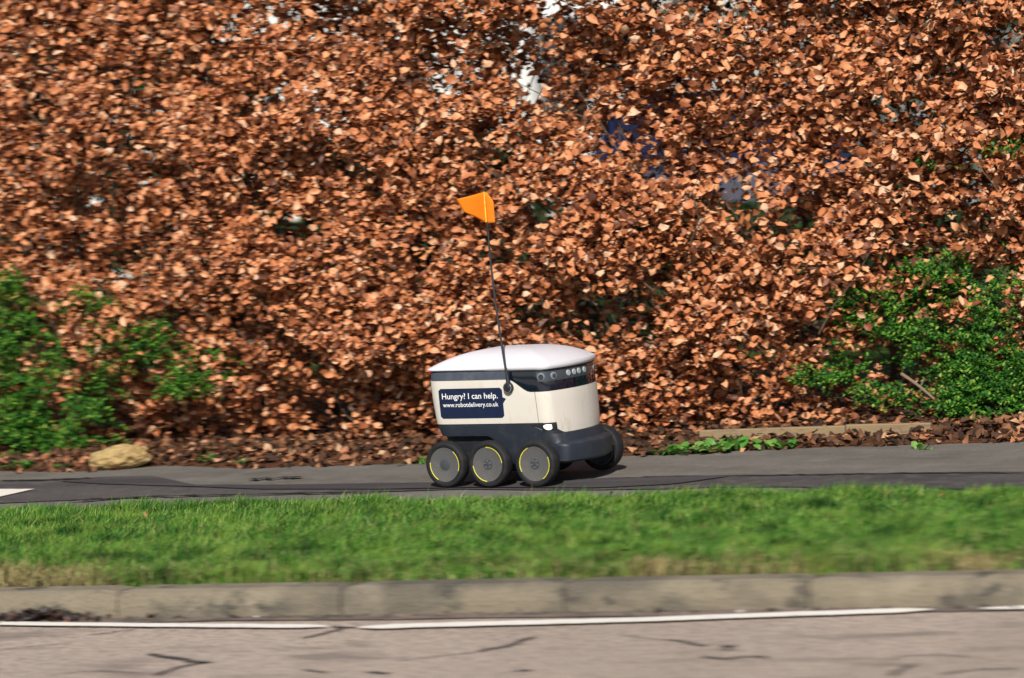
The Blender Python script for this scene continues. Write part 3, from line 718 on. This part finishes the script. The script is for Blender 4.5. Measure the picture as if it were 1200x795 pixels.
# a few bare twigs in paler bark (px lines)
def pxbranch(name, pix, y, rad, mtl, parent, off):
    pts = [Vector(ony(a, b, y)) for a, b in pix]
    V, F = tube(pts, rad, 6); return link(name, ([(a-off[0], b-off[1], c-off[2]) for a, b, c in V], F), mtl, parent, smooth=True)
for pix, y, r0 in [([(10, 88), (22, 93), (27, 104), (28, 118)], 1.45, .009), ([(45, 106), (58, 116), (64, 136), (66, 150)], 1.5, .012), ([(378, 428), (380, 450), (381, 480), (376, 540)], 1.5, .009), ([(388, 425), (386, 470), (390, 535)], 1.52, .006), ([(372, 470), (362, 440), (358, 420)], 1.5, .009),
                   ([(872, 438), (890, 443), (906, 450), (920, 458)], 1.33, .006), ([(875, 470), (895, 463), (912, 459), (925, 457)], 1.3, .005), ([(925, 457), (960, 462), (1000, 470)], 1.4, .005), ([(885, 478), (920, 484), (960, 492)], 1.35, .004), ([(1013, 502), (1014, 490), (1012, 474), (1016, 455)], 1.42, .009),
                   ([(1056, 438), (1068, 446), (1080, 455), (1095, 468)], 1.2, .007), ([(1083, 444), (1078, 455)], 1.2, .004), ([(735, 520), (738, 490), (734, 450), (740, 400)], 1.6, .007), ([(455, 530), (452, 500), (458, 470)], 1.5, .006), ([(425, 545), (430, 510), (427, 480)], 1.5, .01), ([(860, 500), (868, 470), (862, 440)], 1.5, .012)]:
    pxbranch('branch', pix, y, [r0*(1-.4*i/len(pix)) for i in range(len(pix))], M_paletwig, hedge, (0, 1.4, .05))

# evergreen shrubs growing through the hedge
oval = [(np.array([(-.5, 0, 0), (0, .2, .05), (.5, 0, -.04), (0, -.2, .05)]), np.zeros((0, 4), int), np.array([(0, 1, 2), (0, 2, 3)])),
        (np.array([(-.5, 0, 0), (.1, .22, .08), (.5, 0, 0), (.1, -.22, .08)]), np.zeros((0, 4), int), np.array([(0, 1, 2), (0, 2, 3)]))]
def shrub(name, sel, loc, label, dens):
    root = empty(name, loc); tag(root, label=label, cat='shrub'); loc = np.array(loc); PP, RR = [], []
    for (gx_, gy_, a, b) in sel:
        nspr = int(dens*a*b)
        for _ in range(nspr):
            u = rng.normal(0, .55, 2)
            if np.hypot(*u) > 1.25: continue
            px, py = gx_+u[0]*a, gy_+u[1]*b
            if float(NZ(px/22., py/13., 5, o=2)) < .47: continue
            yy = 1.2
            for _ in range(3):
                p = ony(px, py, yy); yy = float(hedge_y(p[0], max(p[2], .45)))+.0+rng.exponential(.09)
            p = ony(px, py, yy)
            if p[2] < .03 or p[1] < float(yfar(p[0]))+.08: continue
            # a sprig: leaves in two ranks along a short arching shoot
            L_ = rng.uniform(.05, .11); ang = rng.uniform(-.5, 3.6); dirv = np.array([math.cos(ang), -rng.uniform(.1, .6), math.sin(ang)*.6+.05]); dirv /= np.linalg.norm(dirv)
            m_ = int(L_/.0075)
            for q in range(m_):
                t = q/m_; PP.append(p+dirv*L_*t+np.array([0, 0, -.03*t*t])+rng.normal(0, .0025, 3)); RR.append((dirv, 1 if q % 2 else -1))
    PP = np.array(PP)-loc; n = len(PP)
    D = np.array([r[0] for r in RR]); sgn = np.array([r[1] for r in RR])[:, None]
    upv = np.tile([[0.05, -.55, .8]], (n, 1))+rng.normal(0, .3, (n, 3)); side = np.cross(D, upv); side /= np.linalg.norm(side, axis=1)[:, None]
    t = D*.6+side*sgn+rng.normal(0, .15, (n, 3)); t /= np.linalg.norm(t, axis=1)[:, None]
    nn = upv-t*np.sum(upv*t, 1)[:, None]; nn /= np.linalg.norm(nn, axis=1)[:, None]; rot = np.stack([t, np.cross(nn, t), nn], 2)
    scatter('foliage', PP+side*sgn*.007, rng.uniform(.014, .026, n), rot, M_yew, templates=oval, aspect=rng.uniform(.8, 1.3, n), parent=root, kind='stuff')
    return root
def stemset(root, pts, loc):
    for k, (a, b, c) in enumerate(pts):
        P = wob(a, b, 7, .02, k+500); V, F = tube(P, list(np.linspace(c, c*.35, 7)), 6)
        link('stem', ([(x-loc[0], y-loc[1], z-loc[2]) for x, y, z in V], F), M_bark, root, smooth=True)
lp = ony(60, 530, 1.35); lp[2] = .05; rp_ = ony(1130, 505, 1.3); rp_[2] = .05
sh = shrub('evergreen_shrub', [g for g in green if g[0] < 400], tuple(lp), 'small-leaved evergreen shrub growing out of the hedge left of the pale stone', .2)
stemset(sh, [((lp[0]+d, lp[1]+.38, .03), (lp[0]+d*2.2, lp[1]+.3, .55+.2*random.random()), .012) for d in (-.2, -.05, .1, .25)], lp)
sh2 = shrub('evergreen_shrub', [g for g in green if g[0] > 400], tuple(rp_), 'large dark evergreen shrub at the right end, growing out of the hedge', .2)
stemset(sh2, [((rp_[0]+d, rp_[1]+.38, .03), (rp_[0]+d*2.0, rp_[1]+.3, .7+.2*random.random()), .014) for d in (-.3, -.12, .08, .25)], rp_)

# litter of fallen leaves
def ground_z(x, y):
    d = y-yfar(x); return np.interp(d, [p[0] for p in prof], [p[1] for p in prof])
def litter(n, x0, x1):
    x = rng.uniform(x0, x1, n); y = yfar(x)+.02+np.abs(rng.normal(.0, .42, n))+.03*(NZ(x*8)-.4); z = ground_z(x, y)+rng.uniform(.004, .022, n)
    return np.stack([x, y, z], 1)
PL = np.concatenate([litter(4300, -3.6, 3.6), litter(900, -6, -3.6), litter(900, 3.6, 6)])
# a scatter on the path edge too
x = rng.uniform(-3.5, 3.5, 260); y = yfar(x)-np.abs(rng.normal(0, .035, 260)); PL = np.concatenate([PL, np.stack([x, y, np.full(260, .012)], 1)])
scatter('fallen_leaves', PL, rng.uniform(.03, .06, len(PL)), rotmats(len(PL), (0, -.25, 1), .45), M_fallen, aspect=rng.uniform(.7, 1.1, len(PL)), kind='stuff', label='carpet of dead beech leaves under the hedge', cat='leaf litter')
# leaves on the verge and in the gutter
def gutter_pile():
    P = []
    for _ in range(150):
        a = rng.normal(0, 1); px = 78+a*36; p = onz(px, 719.5, ZR); hgt = .028*math.exp(-a*a/1.3)
        P.append((p[0], float(ykerb(p[0]))-.14-abs(rng.normal(0, .035)), ZR+.006+hgt*rng.random()))
    return np.array(P)
GP = gutter_pile()
M_wet = mat('wet_leaf', (.06, .035, .03), .5, .5, island=[(0, (.015, .012, .012)), (.65, (.035, .024, .02)), (.95, (.09, .045, .03)), (1, (.3, .11, .05))])
scatter('gutter_leaves', GP, rng.uniform(.025, .05, len(GP)), rotmats(len(GP), (0, -.3, 1), .5), M_wet, kind='stuff', label='heap of dark wet leaves in the gutter against the kerb', cat='leaf heap')
# grit along the gutter
n = 700; x = rng.uniform(-3, 4.5, n); y = ykerb(x)-.14-np.abs(rng.normal(0, .03, n)); peb = (np.array([(-.5, -.4, 0), (.5, -.3, 0), (.3, .5, 0), (-.4, .4, 0), (0, 0, .5)]), np.zeros((0, 4), int), np.array([(0, 1, 4), (1, 2, 4), (2, 3, 4), (3, 0, 4)]))
M_grit = mat('grit', (.12, .1, .09), .9, .2, island=[(0, (.03, .025, .022)), (.6, (.1, .08, .07)), (.95, (.25, .2, .17)), (1, (.6, .58, .55))])
a = rng.uniform(0, 6.28, n); rot = np.zeros((n, 3, 3)); rot[:, 0, 0] = np.cos(a); rot[:, 0, 1] = -np.sin(a); rot[:, 1, 0] = np.sin(a); rot[:, 1, 1] = np.cos(a); rot[:, 2, 2] = 1
scatter('gutter_grit', np.stack([x, y, np.full(n, ZR+.004)], 1), rng.exponential(.006, n)+.003, rot, M_grit, templates=[peb], kind='stuff', label='dark grit and crumbs lying along the foot of the kerb', cat='grit')

# ------------------------------------------------------------------ grass verge
def blades(n, x0, x1, hmul=1., dry=False):
    x = rng.uniform(x0, x1, n); u = rng.random(n)
    ya = ykerb(x)-.0+.02; yb = ynear(x)-.08+.05*(NZ(x*4, 5)-.5)
    if dry: u = np.where(rng.random(n) < .3, rng.random(n)**1.3, np.abs(rng.normal(0, .08, n))*(.5+1.8*NZ(x*1.3, 6)))
    y = ya+(yb-ya)*np.clip(u, 0, 1)
    if not dry:
        keep = NZ(x*2.5, y*3.5, 4)+.25*u > .36+rng.normal(0, .05, n); x, y = x[keep], y[keep]; n = len(x)
    tuft = NZ(x*3, y*4, 9)
    fine = NZ2(x*11, y*13, 2, o=2); h = (.02+.05*np.clip(tuft-.2, 0, 1)+.085*np.clip(fine-.35, 0, 1)+rng.gamma(2, .006, n))*hmul
    h *= np.clip(.45+(ynear(x)-y)/.5, .45, 1)
    ang = rng.uniform(0, 2*np.pi, n); lean = np.abs(rng.normal(.5, .35, n)); dx, dy = np.cos(ang)*lean+.25, np.sin(ang)*lean-.1
    wd = rng.uniform(.0022, .0042, n); wa = rng.uniform(-.7, .7, n); wx, wy = np.cos(wa)*wd, np.sin(wa)*wd
    b0 = np.stack([x-wx/2, y-wy/2, np.full(n, -.012)], 1); b1 = np.stack([x+wx/2, y+wy/2, np.full(n, -.012)], 1)
    mx, my, mz = x+dx*h*.35, y+dy*h*.35, -.012+h*.62
    m0 = np.stack([mx-wx*.42, my-wy*.42, mz], 1); m1 = np.stack([mx+wx*.42, my+wy*.42, mz], 1)
    tp = np.stack([x+dx*h*1.05, y+dy*h*1.05, -.012+h*np.clip(1.05-.35*lean, .35, 1.1)], 1)
    V = np.stack([b0, b1, m1, m0, tp], 1).reshape(-1, 3); o = np.arange(n)[:, None]*5
    return V, o+np.array([[0, 1, 2, 3]]), o+np.array([[3, 2, 4]])
def grass_obj(name, mtl, sets, **k):
    Vs, Qs, Ts, c = [], [], [], 0
    for V, Q, T_ in sets: Vs.append(V); Qs.append(Q+c); Ts.append(T_+c); c += len(V)
    link(name, bigmesh(name, np.concatenate(Vs), np.concatenate(Qs), np.concatenate(Ts)), mtl, kind='stuff', **k)
grass_obj('grass', M_grass, [blades(235000, -3.2, 3.9), blades(14000, -8, -3.2), blades(14000, 3.9, 9)], label='thick green grass of the verge between path and kerb', cat='grass')
grass_obj('dry_grass', M_drygrass, [blades(15000, -3.2, 3.9, .9, True)], label='straw-coloured dead grass tufts along the back of the kerb', cat='dry grass')
# fallen leaves lying in the grass
n = 45; x = rng.uniform(-3, 3.6, n); y = ykerb(x)+.05+(ynear(x)-ykerb(x)-.1)*rng.random(n)**1.5
scatter('leaves_in_grass', np.stack([x, y, rng.uniform(.015, .04, n)], 1), rng.uniform(.02, .036, n), rotmats(n, (0, -.4, 1), .5), M_fallen, kind='stuff', label='a few dead leaves caught in the verge grass', cat='leaves')

# ------------------------------------------------------------------ stone, timber, weeds
def rock():
    import bmesh
    bm = bmesh.new(); bmesh.ops.create_icosphere(bm, subdivisions=5, radius=1)
    for v in bm.verts:
        c = v.co; q = abs(c.z)**.0
        d = 1+.28*(float(NZ(c.x*1.3+5, c.y*1.3+5, c.z*1.3+5))-.5)*2+.07*(float(NZ2(c.x*4+9, c.y*4+9, c.z*4+9))-.5)*2
        v.co = Vector((c.x*.155*d*(1-.1*c.z), c.y*.1*d, max(-.02, (c.z*.052+.032+.014*c.x)*d)))
    me = bpy.data.meshes.new('boulder'); bm.to_mesh(me); bm.free()
    for p_ in me.polygons: p_.use_smooth = True
    return me
sp = onz(135, 545, .02)
link('stone', rock(), M_stone, label='yellowish sandstone boulder lying at the path edge on the left', cat='stone').location = (sp[0], sp[1]+.05, .012)
# dark clod beside it
tp0 = ony(838, 510, 1.12); tp1 = ony(1108, 503, 1.12)
timber = empty('timber_edging', (float(tp0[0]), 1.12, .05)); tag(timber, label='long weathered timber edging board at the foot of the hedge on the right', cat='timber edging')
def board(x0, x1, z, h, d):
    V, F = [], []; nx = 20
    for i in range(nx+1):
        x = x0+(x1-x0)*i/nx; w1 = .004*(float(NZ(x*6, 1))-.5); y = float(yfar(x))+.15-float(tp0[1])
        y += .0
        for (a, b) in ((0, -h), (0, -.004), (.004, 0), (d, 0), (d, -h)): V.append((x-float(tp0[0]), y+a+w1, z-.05+b+w1+(x-x0)*-.012))
    for i in range(nx):
        for k in range(4): F.append((i*5+k, (i+1)*5+k, (i+1)*5+k+1, i*5+k+1))
    F += [(0, 1, 2, 3, 4), tuple(reversed(range(nx*5, nx*5+5)))]
    return V, F
link('board', board(float(tp0[0])+.02, float(tp0[0])+.62, .072, .05, .024), M_wood, timber)
link('board', board(float(tp0[0])+.626, float(tp1[0])-.02, .069, .05, .024), M_wood, timber)
wl = leaf_template(.4, .25, .8)
def weed(px, py, n, size, label, grp=None):
    p = onz(px, py, .03); p[2] = float(ground_z(p[0], p[1]))+.004; root = empty('weed', tuple(p)); tag(root, label=label, cat='weed', group=grp)
    for q in range(2):
        pass
    for k in range(n):
        a = 2*math.pi*k/n+random.uniform(-.4, .4); el = random.uniform(.5, 1.3); L_ = size*random.uniform(.5, 1.05); ox, oy = random.gauss(0, size*.42), random.gauss(0, size*.3)
        d = Vector((math.cos(a)*math.cos(el), math.sin(a)*math.cos(el), math.sin(el)))
        V, F = [], []; ns = 6; sd_ = d.cross(Vector((0, 0, 1))).normalized(); up_ = sd_.cross(d)
        for i in range(ns+1):
            t = i/ns; c = d*L_*t+Vector((ox, oy, -L_*.45*t*t)); wd = L_*.23*math.sin(math.pi*min(1, t*.93+.07))**.8*(1+.18*math.sin(i*2.3+k))
            V += [tuple(c+sd_*wd), tuple(c-up_*wd*.25), tuple(c-sd_*wd)]
        for i in range(ns):
            F += [(i*3, i*3+1, i*3+4, i*3+3), (i*3+1, i*3+2, i*3+5, i*3+4)]
        link('leaf', (V, F), M_weed, root, smooth=True)
weed(790, 524, 30, .085, 'low green weed right of the robot, nearest to its front wheel', 'weeds at the path edge')
weed(838, 521, 44, .11, 'broad-leaved pale green weed in front of the timber board end', 'weeds at the path edge')
weed(858, 497, 14, .07, 'small green weed behind the left end of the timber board', 'weeds at the path edge')
weed(908, 518, 26, .085, 'low bright green weed in front of the middle of the timber board', 'weeds at the path edge')
weed(28, 543, 30, .08, 'yellow-green weed at the path edge left of the boulder', 'weeds at the path edge')
weed(70, 543, 14, .05, 'small weed close to the left side of the boulder', 'weeds at the path edge')
weed(248, 536, 18, .06, 'low green weed in the leaf litter right of the boulder', 'weeds at the path edge')
weed(285, 538, 22, .06, 'spreading green weed in the litter between boulder and robot', 'weeds at the path edge')
weed(498, 535, 14, .06, 'small green weed beside the rear wheel of the robot', 'weeds at the path edge')
weed(1085, 518, 9, .06, 'small green weed under the right evergreen shrub', 'weeds at the path edge')

# ------------------------------------------------------------------ what shows through the gaps: white house, blue car, and evergreens added to darken the other gaps
M_redcar = mat('car_lamp', (.12, .004, .006), .3, .5)
def box(x0, x1, y0, y1, z0, z1): return ([(x0, y0, z0), (x1, y0, z0), (x1, y1, z0), (x0, y1, z0), (x0, y0, z1), (x1, y0, z1), (x1, y1, z1), (x0, y1, z1)], [(0, 3, 2, 1), (4, 5, 6, 7), (0, 1, 5, 4), (1, 2, 6, 5), (2, 3, 7, 6), (3, 0, 4, 7)])
hp = ony(470, 60, 16.); hx, hy = float(hp[0]), 16.
house = empty('house', (hx, hy, .06)); tag(house, label='white rendered house glimpsed through gaps in the top of the hedge', cat='house')
link('wall', box(-4, 4, 0, 7, 0, 5), M_render, house)
rv_ = [(-4.4, -.4, 4.9), (4.4, -.4, 4.9), (4.4, 7.4, 4.9), (-4.4, 7.4, 4.9), (-4.4, 3.5, 7.5), (4.4, 3.5, 7.5)]
link('roof', (rv_, [(0, 1, 5, 4), (2, 3, 4, 5), (1, 2, 5), (3, 0, 4), (3, 2, 1, 0)]), M_roof, house)
for wx in (-2.6, 1.3):
    for wz in (1.0, 3.2):
        f_ = link('window', box(wx, wx+1.3, -.05, .03, wz, wz+1.2), M_frame, house)
        link('pane', box(wx+.08, wx+.61, -.07, .0, wz+.08, wz+1.12), M_pane, f_); link('pane', box(wx+.69, wx+1.22, -.07, 0, wz+.08, wz+1.12), M_pane, f_)
link('door', box(-.6, .3, -.06, .03, 0, 2.05), M_roof, house)
cp = ony(830, 150, 6.0); car = empty('parked_car', (float(cp[0]), 6., .06), R(14)); tag(car, label='dark blue parked car glimpsed through the hedge on the right', cat='car')
def carbody():
    # stations along Y (length), section half-width/height profile
    st = [(0, .74, .35, .72, .72), (.12, .84, .25, .9, .95), (.5, .86, .22, .92, 1.38), (1.1, .87, .2, .93, 1.47), (2.2, .87, .2, .94, 1.45), (2.9, .87, .2, .92, 1.05), (3.6, .85, .22, .86, .9), (4.1, .78, .3, .7, .72)]
    V, F = [], []
    for (y, hw, z0, zs, zt) in st:
        P = [(-hw*.9, z0), (-hw, z0+.15), (-hw, zs-.08), (-hw*.96, zs), (-hw*.74, zt-.04), (-hw*.6, zt), (hw*.6, zt), (hw*.74, zt-.04), (hw*.96, zs), (hw, zs-.08), (hw, z0+.15), (hw*.9, z0)]
        V += [(a, y, b) for a, b in P]
    n = 12
    for i in range(len(st)-1):
        for k in range(n): F.append((i*n+k, i*n+(k+1) % n, (i+1)*n+(k+1) % n, (i+1)*n+k))
    F += [tuple(range(n)), tuple(reversed(range((len(st)-1)*n, len(st)*n)))]
    return V, F
link('body', carbody(), M_car, car, smooth=False)
link('rear_window', ([(-.58, .2, 1.02), (.58, .2, 1.02), (.5, .46, 1.33), (-.5, .46, 1.33), (-.58, .25, 1.0), (.58, .25, 1.0)], [(0, 1, 2, 3), (0, 4, 5, 1)]), M_pane, car)
for s_ in (-1, 1):
    link('tail_light', box(s_*.66-.1, s_*.66+.1, -.0, .1, .72, .86), M_redcar, car)
    for y in (.75, 3.3):
        V, F = lathe([(.001, .1), (.2, .1), (.31, .1), (.33, .07), (.33, -.07), (.31, -.1), (.001, -.1)], seg=24)
        link('wheel', ([(b+s_*.78, a+y, c+.33) for a, b, c in V], F), M_tyre, car)
link('number_plate', box(-.26, .26, -.02, .03, .55, .66), M_plate, car)

def added_shrubbery(x0, x1, y, zmax, n, label):  # dark evergreens added behind the hedge so its gaps read dark
    cx = (x0+x1)/2; x = rng.uniform(x0, x1, n); z = rng.uniform(0, 1, n)**.8; top = zmax*(.8+.4*NZ(x*1.2, y)); e = np.clip(np.minimum(x-x0, x1-x)/.5, .3, 1); z = z*top*e
    yy = y+rng.normal(0, .28, n); P = np.stack([x-cx, yy-y, z], 1)
    root = empty('added_shrubbery', (cx, y, .06)); tag(root, label=label, cat='added_shrubbery')
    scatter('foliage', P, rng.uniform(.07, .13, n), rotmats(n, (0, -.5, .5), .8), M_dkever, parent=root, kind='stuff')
    for k in range(5):
        xx = cx+(x1-x0)*(k-2)/6; V, F = tube(wob((xx-cx, 0, 0), (xx-cx+.1, 0, zmax*.8), 6, .04, k), [.03, .027, .022, .018, .012, .006], 6)
        link('stem', (V, F), M_bark, root, smooth=True)
added_shrubbery(-9.5, -3.9, 5.2, 2.6, 11000, 'added dark evergreens that darken the gaps in the left half of the beech hedge')
added_shrubbery(-5.0, 2.6, 12.5, 2.7, 9000, 'added dark evergreens behind the blue parked car that darken the hedge gaps')

added_shrubbery(-4.3, -2.3, 5.6, 1.3, 6000, 'added low dark evergreens that darken the hedge gaps in front of the white house')

added_shrubbery(-2.5, .4, 5.0, .8, 4000, 'added lowest dark evergreens, screening the lower part of the blue parked car')
